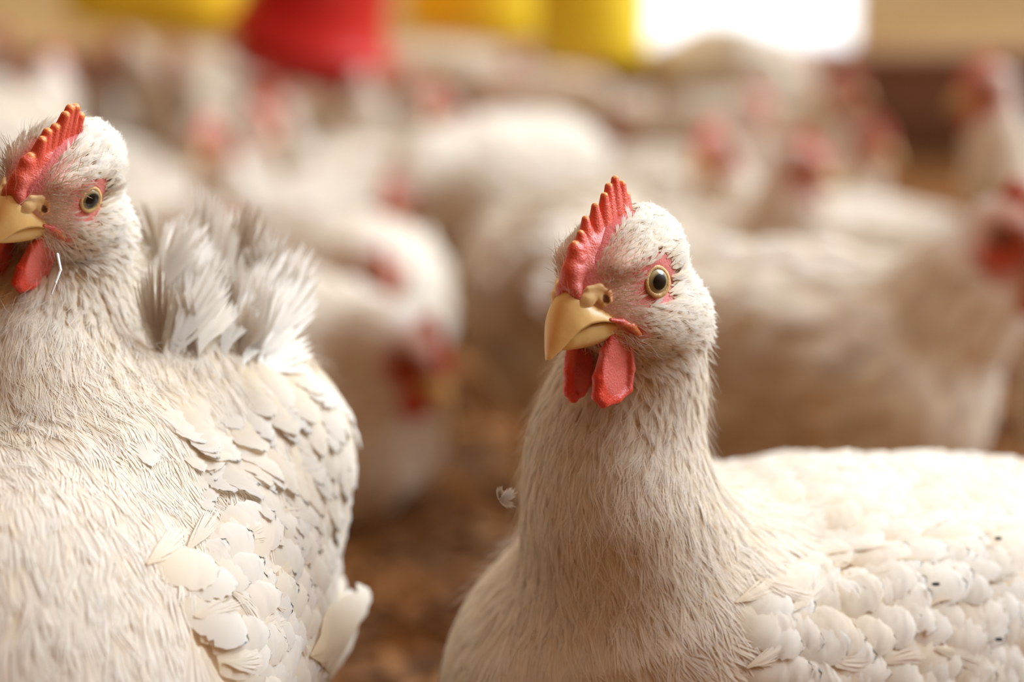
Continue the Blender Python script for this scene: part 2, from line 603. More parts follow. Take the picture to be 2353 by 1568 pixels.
EYE_C = np.array([0.0, 1.18, 0.0]); EYE_R = 0.62
GAZE = norm(np.array([0.30, 0.95, 0.06]))

COMB_STYLES = {
    'upright': dict(tips=[((2.02, 1.62), (2.0, 1.2)), ((1.72, 1.88), (1.75, 1.2)), ((1.30, 2.22), (1.42, 1.35)), ((0.82, 2.50), (0.98, 1.45)), ((0.37, 2.72), (0.58, 1.5)),
                          ((0.0, 2.92), (0.24, 1.55)), ((-0.30, 3.08), (-0.06, 1.6)), ((-0.58, 2.85), (-0.34, 1.6)), ((-0.86, 2.40), (-0.6, 1.5))],
                    r=(0.33, 0.125), lean=0.0),
    'folded': dict(tips=[((1.90, 1.60), (2.0, 1.1)), ((1.45, 2.15), (1.6, 1.3)), ((1.1, 2.35), (1.25, 1.4)), ((0.75, 2.45), (0.95, 1.5)), ((0.35, 2.85), (0.65, 1.5)),
                         ((0.02, 3.00), (0.25, 1.5)), ((-0.25, 2.98), (-0.05, 1.5)), ((-0.60, 2.55), (-0.35, 1.5))],
                   r=(0.32, 0.17), lean=0.06),
}


class Hen:
    def __init__(self, name, loc, heading, body, neck, head_o, head_ax, res, hero, seed, comb='upright', sit=False, world=False,
                 ruffle=1.0, hsize=1.0, tail_up=0.0):
        self.tail_up = tail_up
        self.rng = np.random.default_rng(seed)
        rng = self.rng
        self.root = empty(name, loc, heading)
        c, s = math.cos(heading), math.sin(heading)
        RZ = np.array([[c, s, 0], [-s, c, 0], [0, 0, 1.0]])
        loc = np.array(loc, float)
        if world:
            neck = [((RZ @ (np.array(p) - loc)), r) for p, r in neck]
            head_o = RZ @ (np.array(head_o) - loc)
            head_ax = np.array(head_ax) @ RZ.T
        self.HO, self.HA = np.array(head_o, float), np.array(head_ax, float)
        self.hs = 0.01 * hsize
        hs = hsize
        H = self.h2l
        f = self.f = Shape()
        for c_, r_, k_ in body:
            f.ell(c_, r_, None, k_)
        # neck
        pts = [p for p, r in neck]; rs = [r for p, r in neck]
        f.chain(pts, rs, 0.018)
        R = self.HA
        cm = self.hs
        # head
        f.ell(H((-0.25, 0, 0.35)), np.array((2.15, 1.60, 1.65)) * cm, R, 0.008)
        f.ell(H((1.15, 0, -0.10)), np.array((1.45, 1.02, 1.05)) * cm, R, 0.007)
        f.ell(H((0.2, 0, -1.25)), np.array((1.6, 1.30, 1.05)) * cm, R, 0.008)
        for sd in (-1, 1):
            f.ell(H((0.55, sd * 1.12, 0.82)), np.array((0.95, 0.34, 0.30)) * cm, R, 0.005)     # brow
            f.ell(H((-0.2, sd * 1.15, -1.35)), np.array((1.0, 0.45, 0.75)) * cm, R, 0.006)     # cheek
            e = EYE_C * np.array([1, sd, 1]) + GAZE * np.array([1, sd, 1]) * 0.48
            f.ell(H(e), np.array((0.42, 0.42, 0.42)) * cm, R, 0.0012, True)                    # socket
        # torso grid
        P = np.array([np.array(c_) + np.array(r_) * s_ for c_, r_, k_ in body for s_ in (1, -1)] +
                     [self.h2l((3, 2.2, 2.6)), self.h2l((-3, -2.2, -2)), self.h2l((-3, 2.2, 2.6)), self.h2l((3, -2.2, 2.6))] + [np.array(p) + r for p, r in neck] + [np.array(p) - r for p, r in neck])
        lo, hi = P.min(0) - 0.012, P.max(0) + 0.012
        if hero:
            ho = self.HO
            gs = [axis_grid(lo[i], hi[i], res, (ho[i] - 0.032, ho[i] + 0.032, 0.0008)) for i in range(3)]
        else:
            gs = [axis_grid(lo[i], hi[i], res) for i in range(3)]
        V, F = surface_nets(f, *gs)
        self.V, self.F = V, F
        hc = self.l2h(V)
        col = self.skin_colour(hc, V, hero)
        self.torso = mesh_obj('body', V, F, M['skin'] if hero else M['feather'], self.root, col, nrm=None if hero else f.grad(V))
        self.spine = [self.HO] + [np.array(p) for p in pts[::-1]] + [np.array(body[0][0]) + np.array([0.02, 0, 0]), np.array(body[0][0]) + np.array([-body[0][1][0], 0, 0.02])]
        self.nneck = len(pts)
        self.make_face(hero, comb)
        self.make_plumage(hero, body, ruffle)
        if not sit:
            self.make_legs(body)

    def h2l(self, q):
        return self.HO + (np.asarray(q, float) * self.hs) @ self.HA

    def l2h(self, p):
        return ((np.asarray(p, float) - self.HO) @ self.HA.T) / self.hs

    def skin_colour(self, h, V, hero):
        x, y, z = h[:, 0], np.abs(h[:, 1]), h[:, 2]
        r = np.linalg.norm(h - np.array([-0.2, 0, -0.2]), axis=1)
        if not hero:
            base = np.tile(np.array([0.94, 0.86, 0.74]), (len(V), 1))
            hd = (smooth01(-r, -3.6, -1.8) * smooth01(x, -2.2, 0.2))[:, None] * 0.75
            base = base * (1 - hd) + np.array([0.78, 0.42, 0.26]) * hd
            face = np.exp(-(((x - 0.6) / 1.3) ** 2 + ((z + 0.5) / 1.4) ** 2)) * (y > 0.4) * (r < 3.4)
            face = np.clip(face * 1.5, 0, 1)[:, None]
            return base * (1 - face) + np.array([0.50, 0.085, 0.04]) * face
        base = np.tile(np.array([0.93, 0.82, 0.69]), (len(V), 1))
        inhead = smooth01(-r, -3.4, -2.4)[:, None]
        col = base * (1 - inhead) + SKIN_PINK * inhead
        de = np.sqrt((x - 0.02) ** 2 + (z * 0.95) ** 2)
        red = np.exp(-(np.maximum(de - 0.75, 0) / 0.30) ** 2) * 0.75
        red = np.maximum(red, 0.9 * np.exp(-(((x - 0.75) / 0.65) ** 2 + ((z - 0.55) / 0.22) ** 2)))
        red = np.maximum(red, 0.9 * np.exp(-(((x - 0.95) / 0.5) ** 2 + ((z + 1.35) / 0.3) ** 2)))
        red = np.maximum(red, 0.9 * np.exp(-(((x + 0.9) / 0.55) ** 2 + ((z + 2.4) / 0.28) ** 2)))
        red = np.maximum(red, 0.9 * np.exp(-((y / 0.95) ** 4)) * (x > -0.8) * (z > 0.2))
        red = np.maximum(red, 0.8 * np.exp(-(((x - 1.4) / 0.8) ** 2 + ((z + 1.9) / 0.6) ** 2)))
        red = (red * (r < 3.4))[:, None]
        return col * (1 - red) + SKIN_RED * red

    def sdf_part(self, name, shape_fn, bounds, step, mat, colfn):
        """a small implicit part modelled in head centimetres"""
        s = Shape(); shape_fn(s)
        (x0, x1), (y0, y1), (z0, z1) = bounds
        V, F = surface_nets(s, np.arange(x0, x1, step), np.arange(y0, y1, step), np.arange(z0, z1, step), 1)
        return mesh_obj(name, self.h2l(V), F, mat, self.root, colfn(V))

    def make_face(self, hero, comb):
        cs = COMB_STYLES[comb]
        step = 0.05 if hero else 0.13

        def fcomb(s):
            lean = cs['lean']
            s.chain([(2.50, 0, 0.45), (2.28, 0, 0.95), (2.0, 0, 1.42), (1.3, 0, 1.45), (0.5, 0, 1.5), (-0.5, 0, 1.5)], [0.20, 0.22, 0.23, 0.27, 0.28, 0.22], 0.12)
            s.ell((1.15, 0, 0.62), (1.15, 0.72, 0.78), None, 0.35)
            s.ell((0.35, 0, 1.20), (1.15, 0.52, 0.60), None, 0.35)
            for i, (t, b) in enumerate(cs['tips']):
                wob = 0.05 * math.sin(i * 2.1)
                s.cone((b[0], wob * 0.3, b[1]), (t[0], wob + lean * (t[1] - 1.2), t[1]), cs['r'][0], cs['r'][1], 0.05)
            for sd in (-1, 1):
                s.chain([(2.30, sd * 0.10, 0.75), (2.50, sd * 0.27, 0.30), (2.60, sd * 0.42, -0.10)], [0.24, 0.16, 0.07], 0.2)

        tips = np.array([t for t, b in cs['tips']]) + np.array([0, 0.12])

        def ccomb(V):
            c = np.tile(np.array([0.72, 0.10, 0.05]), (len(V), 1))
            up = np.minimum(np.sqrt(((V[:, None, [0, 2]] - tips[None]) ** 2).sum(2)).min(1), 1.0)
            o = smooth01(-up, -0.17, -0.04)[:, None]
            c = c * (1 - o) + np.array([0.80, 0.30, 0.06]) * o
            pk = (smooth01(-V[:, 2], -1.7, -0.6) * smooth01(np.abs(V[:, 1]), 0.12, 0.34))[:, None] * 0.75
            return c * (1 - pk) + np.array([0.72, 0.19, 0.15]) * pk
        self.sdf_part('comb', fcomb, ((-1.4, 3.1), (-0.75, 0.95), (-0.5, 3.5)), step, M['comb'], ccomb)

        for sd in (1, -1):
            def fw(s):
                y = sd
                s.chain([(1.25, 0.75 * y, -1.25), (1.85, 0.62 * y, -1.85), (2.25, 0.56 * y, -2.6), (2.38, 0.56 * y, -3.15), (2.15, 0.60 * y, -3.45)], [0.13, 0.15, 0.17, 0.17, 0.16], 0.1)
                s.chain([(2.15, 0.60 * y, -3.45), (1.6, 0.72 * y, -3.5), (1.1, 0.82 * y, -3.35), (0.9, 0.86 * y, -2.7), (0.9, 0.9 * y, -1.9)], [0.15, 0.12, 0.11, 0.11, 0.10], 0.1)
                s.ell((1.50, 0.74 * y, -2.55), (0.75, 0.085, 0.95), None, 0.12)
                s.ell((1.35, 0.78 * y, -1.75), (0.5, 0.085, 0.6), None, 0.12)
                s.ell((1.75, 0.68 * y, -3.05), (0.62, 0.10, 0.5), None, 0.12)

            def cw(V):
                rim = smooth01(np.hypot((V[:, 0] - 1.5) / 0.8, (V[:, 2] + 2.45) / 1.05), 0.80, 1.05)[:, None]
                return np.array([0.70, 0.14, 0.105]) * (1 - rim) + np.array([0.70, 0.055, 0.025]) * rim
            self.sdf_part('wattle', fw, ((0.5, 2.8), (0.2, 1.2) if sd > 0 else (-1.2, -0.2), (-3.9, -1.0)), step, M['comb'], cw)

        # beak: lofted upper and lower mandible
        def loft(X, tom, W, cul, name, lower=False):
            n, m = (28, 23) if hero else (12, 13)
            t = np.linspace(0, 1, n); tk = np.linspace(0, 1, len(X))

            def ip(a):
                a = np.array(a, float)
                return np.interp(t, tk, a) * 0.5 + 0.25 * (np.interp(np.clip(t - 0.03, 0, 1), tk, a) + np.interp(np.clip(t + 0.03, 0, 1), tk, a))
            X, tom, W, cul = map(ip, (X, tom, W, cul))
            V = []
            for i in range(n):
                for j in range(m):
                    a = math.pi * j / (m - 1)
                    ca, sa = math.cos(a), math.sin(a)
                    y = W[i] * math.copysign(abs(ca) ** (0.85 if lower else 1.25), ca)
                    z = tom[i] + (cul[i] - tom[i]) * sa ** (1.25 if not lower else 0.8)
                    V.append((X[i], y, z))
                V.append((X[i], -0.78 * W[i], tom[i] + 0.12 * (cul[i] - tom[i])))
                V.append((X[i], 0.78 * W[i], tom[i] + 0.12 * (cul[i] - tom[i])))
            V = np.array(V); k = m + 2
            F = []
            for i in range(n - 1):
                for j in range(k):
                    q = (i * k + j, i * k + (j + 1) % k, (i + 1) * k + (j + 1) % k, (i + 1) * k + j)
                    F.append(q if not lower else q[::-1])
            tipi = len(V)
            V = np.vstack([V, V[-k:].mean(0)])
            T3 = [((n - 1) * k + j, (n - 1) * k + (j + 1) % k, tipi) for j in range(k)]
            x, y, z = V[:, 0], np.abs(V[:, 1]), V[:, 2]
            c = np.tile(np.array([0.80, 0.50, 0.17]), (len(V), 1))
            if not lower:
                o = (smooth01(-x, -2.0, -1.1))[:, None]
                c = c * (1 - o) + np.array([0.78, 0.30, 0.07]) * o
                r = (smooth01(-y, -0.36, -0.05) * smooth01(x, 2.5, 3.1))[:, None] * 0.75
                c = c * (1 - r) + np.array([0.70, 0.32, 0.08]) * r
                pale = (smooth01(x, 3.6, 3.9))[:, None] * 0.8
                c = c * (1 - pale) + np.array([0.84, 0.60, 0.26]) * pale
            else:
                c[:] = (0.82, 0.56, 0.20)
            return mesh_obj(name, self.h2l(V), [np.array(F), np.array(T3)], M['beak'], self.root, c)

        self.beak_o = loft([0.85, 1.3, 1.7, 2.15, 2.6, 3.0, 3.35, 3.65, 3.9],
             [-1.55, -1.16, -0.91, -0.73, -0.66, -0.76, -1.04, -1.33, -1.56],
             [1.20, 1.14, 1.07, 0.99, 0.88, 0.71, 0.49, 0.28, 0.07],
             [-1.25, -0.72, -0.3, 0.15, 0.36, -0.06, -0.55, -1.02, -1.50], 'upper_beak')
        loft([1.0, 1.6, 2.1, 2.6, 3.05, 3.4],
             [-1.20, -0.95, -0.80, -0.76, -0.92, -1.18],
             [0.95, 0.93, 0.84, 0.68, 0.46, 0.14],
             [-1.62, -1.66, -1.66, -1.58, -1.48, -1.36], 'lower_beak', True)

        for sd in (1, -1):
            y = sd
            if hero:
                def fg(s):
                    s.chain([(1.9, 1.00 * y, -0.74), (1.5, 1.12 * y, -0.93), (1.12, 1.22 * y, -1.20), (0.90, 1.28 * y, -1.50)], [0.06, 0.10, 0.12, 0.10], 0.1)

                def cg(V):
                    d = smooth01(V[:, 2], -1.35, -0.85)[:, None]
                    return np.array([0.74, 0.24, 0.06]) * (1 - d) + np.array([0.64, 0.10, 0.06]) * d
                self.sdf_part('mouth_corner', fg, ((0.5, 2.1), (0.7, 1.6) if sd > 0 else (-1.6, -0.7), (-1.9, -0.5)), 0.04, M['comb'], cg).parent = self.beak_o

                def fn(s):
                    ca, sa = math.cos(0.6), math.sin(0.6)
                    Rn = np.array([[ca, 0, -sa], [0, 1, 0], [sa, 0, ca]])
                    s.chain([(2.68, 0.46 * y, -0.25), (2.36, 0.56 * y, 0.0), (2.12, 0.68 * y, 0.13)], [0.14, 0.20, 0.19], 0.2)
                    s.chain([(2.28, 0.58 * y, 0.34), (1.98, 0.80 * y, 0.32), (1.80, 0.97 * y, 0.10), (1.86, 1.00 * y, -0.12), (2.05, 0.95 * y, -0.24)], [0.085, 0.085, 0.08, 0.075, 0.055], 0.17)
                    s.ell((1.98, 0.84 * y, -0.02), (0.20, 0.10, 0.20), None, 0.08)

                def cn(V):
                    d = smooth01(V[:, 0], 1.75, 2.1)[:, None]
                    c = np.array([0.76, 0.34, 0.15]) * (1 - d) + np.array([0.80, 0.52, 0.22]) * d
                    k = smooth01(-np.sqrt(((V[:, 0] - 1.985) / 0.085) ** 2 + ((V[:, 2] + 0.04) / 0.15) ** 2), -1.15, -0.75)[:, None]  # nostril hole: its inner darkness is painted into the vertex colour
                    return c * (1 - k) + np.array([0.16, 0.05, 0.02]) * k
                no_ = self.sdf_part('nostril', fn, ((1.4, 3.1), (0.1, 1.4) if sd > 0 else (-1.4, -0.1), (-0.7, 0.7)), 0.04, M['beak'], cn)
                no_.parent = self.beak_o
            # eye: a ball with its own frame so that the iris rings follow the gaze
            g = GAZE * np.array([1, sd, 1])
            c = EYE_C * np.array([1, sd, 1])
            cl = self.h2l(c); gl = norm(g @ self.HA)
            nu, nv = (24, 16) if hero else (10, 8)
            V = [(0, 0, 1)]
            for i in range(1, nv):
                th = math.pi * i / nv
                for j in range(nu):
                    ph = 2 * math.pi * j / nu
                    V.append((math.sin(th) * math.cos(ph), math.sin(th) * math.sin(ph), math.cos(th)))
            V.append((0, 0, -1))
            Q = [(1 + (i - 1) * nu + j, 1 + i * nu + j, 1 + i * nu + (j + 1) % nu, 1 + (i - 1) * nu + (j + 1) % nu) for i in range(1, nv - 1) for j in range(nu)]
            T3 = [(0, 1 + j, 1 + (j + 1) % nu) for j in range(nu)] + [(len(V) - 1, 1 + (nv - 2) * nu + (j + 1) % nu, 1 + (nv - 2) * nu + j) for j in range(nu)]
            rr = EYE_R * self.hs
            eo = mesh_obj('eye', np.array(V) * rr, [np.array(Q), np.array(T3)], M['eye'], self.root)
            em = Matrix.Translation(Vector(cl)) @ Vector(gl).to_track_quat('Z', 'Y').to_matrix().to_4x4()
            eo.matrix_local = em
            if hero:
                # eyelid ring around the aperture
                up = norm(np.array([0.25, 0, 1.0]) - g * (g @ np.array([0.25, 0, 1.0])))
                rt = np.cross(up, g)
                V = []; nr, nt_ = 56, 12
                for i in range(nr):
                    a = 2 * math.pi * i / nr
                    al = math.radians(44)
                    rad = math.sin(al) * EYE_R
                    cen = c + g * math.cos(al) * EYE_R + (rt * math.cos(a) * 0.90 + up * math.sin(a) * 1.06) * rad
                    out = rt * math.cos(a) + up * math.sin(a)
                    tr = 0.060 + 0.026 * max(0.0, -math.sin(a - 0.5))
                    for j in range(nt_):
                        b = 2 * math.pi * j / nt_
                        V.append(cen + out * math.cos(b) * tr * 1.25 + g * math.sin(b) * tr)
                V = np.array(V)
                Q = [(i * nt_ + j, ((i + 1) % nr) * nt_ + j, ((i + 1) % nr) * nt_ + (j + 1) % nt_, i * nt_ + (j + 1) % nt_) for i in range(nr) for j in range(nt_)]
                if sd > 0: Q = [q[::-1] for q in Q]
                lid = mesh_obj('eyelid', self.h2l(V), np.array(Q), M['skin'], eo, np.array([0.68, 0.42, 0.16]))
                lid.matrix_parent_inverse = em.inverted()

    def flow(self, P):
        """feather direction: away from the beak on the head, then along the spine to the tail"""
        S = np.array(self.spine)
        best = np.full(len(P), 1e9); tan = np.zeros((len(P), 3)); par = np.zeros(len(P))
        seg = norm(S[1:] - S[:-1])
        for i in range(len(S) - 1):
            ab = S[i + 1] - S[i]
            t = np.clip(((P - S[i]) @ ab) / (ab @ ab), 0, 1)
            d = np.linalg.norm(P - S[i] - t[:, None] * ab, axis=1)
            m = d < best
            nxt = seg[min(i + 1, len(seg) - 1)]; prv = seg[max(i - 1, 0)]
            tt = t[:, None]
            tg = np.where(tt > 0.5, seg[i] * (1.5 - tt) + nxt * (tt - 0.5), seg[i] * (0.5 + tt) + prv * (0.5 - tt))
            best[m] = d[m]; tan[m] = tg[m]; par[m] = i + t[m]
        h = self.l2h(P)
        rad = norm(h - np.array([2.6, 0, -0.55])) @ self.HA
        hr = np.linalg.norm(h - np.array([-0.2, 0, -0.2]), axis=1)
        w = smooth01(hr, 2.2, 3.8)[:, None]
        return norm(rad * (1 - w) + tan * w), par, h, hr

    def make_plumage(self, hero, body, ruffle):
        rng, f = self.rng, self.f
        V, F = self.V, self.F
        bc, br = np.array(body[0][0]), np.array(body[0][1])

        def zones(c):
            fl, par, h, hr = self.flow(c)
            head = hr < 2.75
            neck = (~head) & (par < self.nneck - 0.35)
            bod = (~head) & (~neck)
            u = (c - bc) / br
            wing = bod & (np.abs(c[:, 1]) > 0.48 * br[1]) & (np.abs((c[:, 0] - bc[0] + 0.035) / 0.105) < 1) & (c[:, 2] > bc[2] - 0.035) & (c[:, 2] < bc[2] + 0.05)
            return head, neck, bod & ~wing, wing

        if not hero:
            parts = []
            head, neck, bod, wing = None, None, None, None
            Pn = scatter(V, F, lambda c: zones(c)[1], 0.010, rng)
            Pb = scatter(V, F, lambda c: zones(c)[2], 0.015, rng)
            a = grow('simple', f, Pn, self.flow(Pn)[0], 0.022, 0.009, 0.0006, 0.002, rng, WHITE)
            b = grow('simple', f, Pb, self.flow(Pb)[0], 0.034, 0.020, 0.0008, 0.004 * ruffle, rng, WHITE)
            mesh_obj('neck_feathers', a[0], a[1], M['feather'], self.root, a[2], nrm=a[3])
            mesh_obj('body_feathers', b[0], b[1], M['feather'], self.root, b[2], nrm=b[3])
            for sd in (1, -1):
                Pw = scatter(V, F, lambda c: zones(c)[3] & (np.sign(c[:, 1]) == sd), 0.014, rng)
                T = self.flow(Pw)[0] + np.array([-0.5, 0, -0.1])
                v, q, c, nr_ = grow('simple', f, Pw, T, 0.042, 0.018, 0.0015, 0.006, rng, WHITE)
                mesh_obj('wing', v, q, M['feather'], self.root, c, nrm=nr_)
            self.make_tail(bc, br, 'simple')
            return

        # --- head: fine white tufts and bristles over pink skin
        def bare(h):
            x, y, z = h[:, 0], np.abs(h[:, 1]), h[:, 2]
            de = np.hypot(x - 0.03, z)
            b = np.where(de < 0.72, 1.0, 0.0)
            b = np.maximum(b, np.where((y < 0.62) & (x > -0.75) & (z > 0.2), 1.0, 0))
            b = np.maximum(b, np.where((x > 1.95) & (z > -1.3), 1.0, 0))
            lip = z - np.interp(x, [0.8, 1.3, 1.7, 2.2], [-1.5, -1.1, -0.88, -0.72])
            b = np.maximum(b, np.where((x > 0.6) & (x < 1.9) & (lip < 0.08) & (lip > -0.16) & (y > 0.6), 1.0, 0))
            b = np.maximum(b, 0.42 * np.exp(-(((x - 0.75) / 0.6) ** 2 + ((z - 0.55) / 0.20) ** 2)))
            b = np.maximum(b, 0.75 * np.exp(-(((x + 0.8) / 0.5) ** 2 + ((z + 2.4) / 0.25) ** 2)))
            b = np.maximum(b, 0.55 * np.exp(-(np.maximum(de - 0.85, 0) / 0.25) ** 2))
            return b

        Ph = scatter(V, F, lambda c: self.flow(c)[3] < 2.95, 0.00076, rng, 6)
        fl, par, h, hr = self.flow(Ph)
        kp = rng.random(len(Ph)) > bare(h)
        Ph, fl, h, hr = Ph[kp], fl[kp], h[kp], hr[kp]
        dh = norm(fl @ self.HA.T)
        ok = np.ones(len(Ph), bool)
        for q_ in (0.3, 0.5, 0.7, 0.95):
            tp = h + dh * (q_ * (0.26 + 0.58 * smooth01(-h[:, 0], -1.4, 0.8)) / self.hs * 0.01)[:, None]
            ok &= np.hypot(tp[:, 0] - 0.10, (tp[:, 2] - 0.02) * 0.95) > 0.60
        Ph, fl, h, hr = Ph[ok], fl[ok], h[ok], hr[ok]
        back = smooth01(-h[:, 0], -1.4, 0.8)          # short near the beak, longer on crown, nape and cheek
        face = smooth01(h[:, 0], 0.2, 1.6)
        ln = 0.0026 + 0.0058 * back
        wdt = 0.0007 + 0.0016 * back
        lift = (0.0008 + 0.0016 * back) * ruffle
        isb = rng.random(len(Ph)) < (0.15 + 0.65 * face)
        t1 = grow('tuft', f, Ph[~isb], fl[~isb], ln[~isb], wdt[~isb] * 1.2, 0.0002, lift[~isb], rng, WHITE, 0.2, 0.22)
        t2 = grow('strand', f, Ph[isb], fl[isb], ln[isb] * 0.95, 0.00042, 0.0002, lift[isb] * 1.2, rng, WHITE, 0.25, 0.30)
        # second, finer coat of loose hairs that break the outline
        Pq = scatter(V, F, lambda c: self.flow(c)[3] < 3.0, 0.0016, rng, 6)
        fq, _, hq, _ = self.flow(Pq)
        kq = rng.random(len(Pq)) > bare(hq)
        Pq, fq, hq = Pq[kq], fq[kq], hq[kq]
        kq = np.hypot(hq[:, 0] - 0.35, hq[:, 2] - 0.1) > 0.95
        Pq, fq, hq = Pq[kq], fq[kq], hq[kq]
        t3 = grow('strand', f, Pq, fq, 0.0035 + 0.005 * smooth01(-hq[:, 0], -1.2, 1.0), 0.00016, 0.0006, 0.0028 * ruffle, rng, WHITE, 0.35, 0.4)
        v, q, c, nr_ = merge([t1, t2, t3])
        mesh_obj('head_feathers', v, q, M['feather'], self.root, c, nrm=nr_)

        # --- neck hackle
        Pn = scatter(V, F, lambda c: zones(c)[1], 0.0017, rng, 7)
        fl, par, h, hr = self.flow(Pn)
        g = smooth01(par, 0.6, self.nneck)
        # throat strip with thin cover
        thr = np.exp(-((h[:, 1] / 0.35) ** 2)) * (h[:, 0] > 0) * (h[:, 2] > -6.0)
        kp = rng.random(len(Pn)) > 0.6 * thr
        Pn, fl, g = Pn[kp], fl[kp], g[kp]
        t1 = grow('plume', f, Pn, fl, 0.009 + 0.012 * g, 0.0028 + 0.0030 * g, 0.0003, (0.0008 + 0.0006 * g) * min(ruffle, 1.2), rng, WHITE, 0.14, 0.16)
        Ps = scatter(V, F, lambda c: zones(c)[1], 0.0024, rng, 6)
        fs, ps, _, _ = self.flow(Ps)
        gs_ = smooth01(ps, 0.6, self.nneck)
        t2 = grow('strand', f, Ps, fs, 0.008 + 0.010 * gs_, 0.00018, 0.0016, (0.0026 + 0.002 * gs_) * ruffle, rng, WHITE, 0.3, 0.25)
        v, q, c, nr_ = merge([t1, t2])
        mesh_obj('neck_feathers', v, q, M['feather'], self.root, c, nrm=nr_)

        # --- body cover
        def size(P):
            fwd = smooth01(P[:, 0], bc[0] - 0.02, bc[0] + 0.10)
            return fwd
        ruf = 0.75 * min(ruffle, 1.0)
        Pb = scatter(V, F, lambda c: zones(c)[2], 0.0052, rng, 7)
        fl = self.flow(Pb)[0]
        fw = size(Pb)
        kp = rng.random(len(Pb)) > 1.02 * smooth01(fw, 0.05, 0.45)
        Pb, fl, fw = Pb[kp], fl[kp], fw[kp]
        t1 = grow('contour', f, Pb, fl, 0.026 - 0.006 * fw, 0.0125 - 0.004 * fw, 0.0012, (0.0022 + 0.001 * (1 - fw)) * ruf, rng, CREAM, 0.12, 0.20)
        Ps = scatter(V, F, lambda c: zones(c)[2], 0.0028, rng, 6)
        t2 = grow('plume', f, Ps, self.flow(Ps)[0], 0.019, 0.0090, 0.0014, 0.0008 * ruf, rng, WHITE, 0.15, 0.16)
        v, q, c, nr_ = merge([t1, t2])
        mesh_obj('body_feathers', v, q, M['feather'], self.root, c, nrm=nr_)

        # --- wings: rounded coverts in shingled rows, then long quills
        for sd in (1, -1):
            Pw = scatter(V, F, lambda c: zones(c)[3] & (np.sign(c[:, 1]) == sd), 0.0056, rng, 7)
            T = self.flow(Pw)[0] * 0.4 + np.array([-1.0, 0, -0.12])
            low = smooth01(-Pw[:, 2], -(bc[2] + 0.03), -(bc[2] - 0.03))
            a = grow('contour', f, Pw, T, 0.025 + 0.012 * low, 0.0135 + 0.002 * low, 0.0016, 0.0018 * min(ruffle, 1.1), rng, WHITE, 0.14, 0.28)
            Pz = scatter(V, F, lambda c: zones(c)[3] & (np.sign(c[:, 1]) == sd), 0.0120, rng, 6)
            Tz = self.flow(Pz)[0] * 0.4 + np.array([-1.0, 0, -0.12])
            a2 = grow('plume', f, Pz, Tz, 0.020, 0.007, 0.0028, 0.0004, rng, WHITE, 0.18, 0.3)
            u = np.linspace(0, 1, 11)
            R0 = np.stack([bc[0] + 0.02 - 0.085 * u, np.full(11, sd * br[1] * 0.95), bc[2] + 0.005 - 0.018 * np.sin(u * 3)], 1).astype(np.float32)
            R0 = R0 - f.grad(R0) * f(R0)[:, None]
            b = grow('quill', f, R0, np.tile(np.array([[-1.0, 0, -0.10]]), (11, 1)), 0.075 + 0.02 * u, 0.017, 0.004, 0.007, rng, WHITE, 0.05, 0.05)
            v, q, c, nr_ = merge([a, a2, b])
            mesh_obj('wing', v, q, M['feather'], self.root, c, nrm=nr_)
        self.make_tail(bc, br, 'quill')

    def make_tail(self, bc, br, kind):
        rng = self.rng
        n = 14
        a = np.linspace(-1, 1, n)
        P = np.stack([np.full(n, bc[0] - br[0] * 0.92), a * 0.022, bc[2] + 0.025 + self.tail_up - 0.012 * a ** 2], 1).astype(np.float32)
        T = norm(np.stack([np.full(n, -1.0), a * 0.35, 0.55 + 6 * self.tail_up - 0.3 * a ** 2], 1))
        tv = []
        for i in range(n):
            X = T[i]; N = norm(np.cross(X, np.array([0, 1.0, 0])) * -1 + np.array([0, a[i] * 0.8, 0])); N = norm(N - X * (N @ X)); B = np.cross(N, X)
            t = TPL[kind][rng.integers(len(TPL[kind]))]
            L, W = 0.062 * rng.uniform(0.85, 1.1), 0.018
            vv = P[i] + t[0][:, :1] * L * X + t[0][:, 1:2] * W * B + (t[0][:, 2:] * L + 0.004 * i / n) * N
            tv.append((vv.astype(np.float32), t[1], np.tile(np.array(WHITE[i % 4], np.float32), (len(vv), 1)), np.tile(N.astype(np.float32), (len(vv), 1))))
        v, q, c, nr_ = merge(tv)
        mesh_obj('tail', v, q, M['feather'], self.root, c, nrm=nr_)

    def make_legs(self, body):
        bc = np.array(body[0][0])
        for sd in (1, -1):
            s = Shape()
            y = sd * 0.042
            x = bc[0] - 0.005
            hk = (x - 0.018, y, 0.075); an = (x + 0.006, y, 0.012)
            s.chain([(x + 0.01, y, 0.13), hk, an], [0.014, 0.008, 0.0065], 0.006)
            for an_, L in ((0, 0.062), (38, 0.05), (-38, 0.05), (180, 0.024)):
                t = math.radians(an_)
                e1 = (an[0] + math.cos(t) * L * 0.5, y + math.sin(t) * L * 0.5, 0.008)
                e2 = (an[0] + math.cos(t) * L, y + math.sin(t) * L, 0.0045)
                s.chain([an, e1, e2], [0.006, 0.005, 0.0038], 0.004)
            V, F = surface_nets(s, np.arange(x - 0.06, x + 0.09, 0.003), np.arange(y - 0.05, y + 0.05, 0.003), np.arange(-0.003, 0.15, 0.003))
            mesh_obj('leg', V, F, M['leg'], self.root, np.array([0.66, 0.40, 0.13]))


# ------------------------------------------------------------------ the house: litter floor, kerb wall, opening
def box(name, x0, x1, y0, y1, z0, z1, mat, bev=0.0):
    V = np.array([(x, y, z) for x in (x0, x1) for y in (y0, y1) for z in (z0, z1)])
    F = np.array([(0, 1, 3, 2), (4, 6, 7, 5), (0, 4, 5, 1), (2, 3, 7, 6), (0, 2, 6, 4), (1, 5, 7, 3)])
    o = mesh_obj(name, V, F, mat, smooth=False)
    if bev:
        m = o.modifiers.new('bevel', 'BEVEL'); m.width = bev; m.segments = 3
    return o


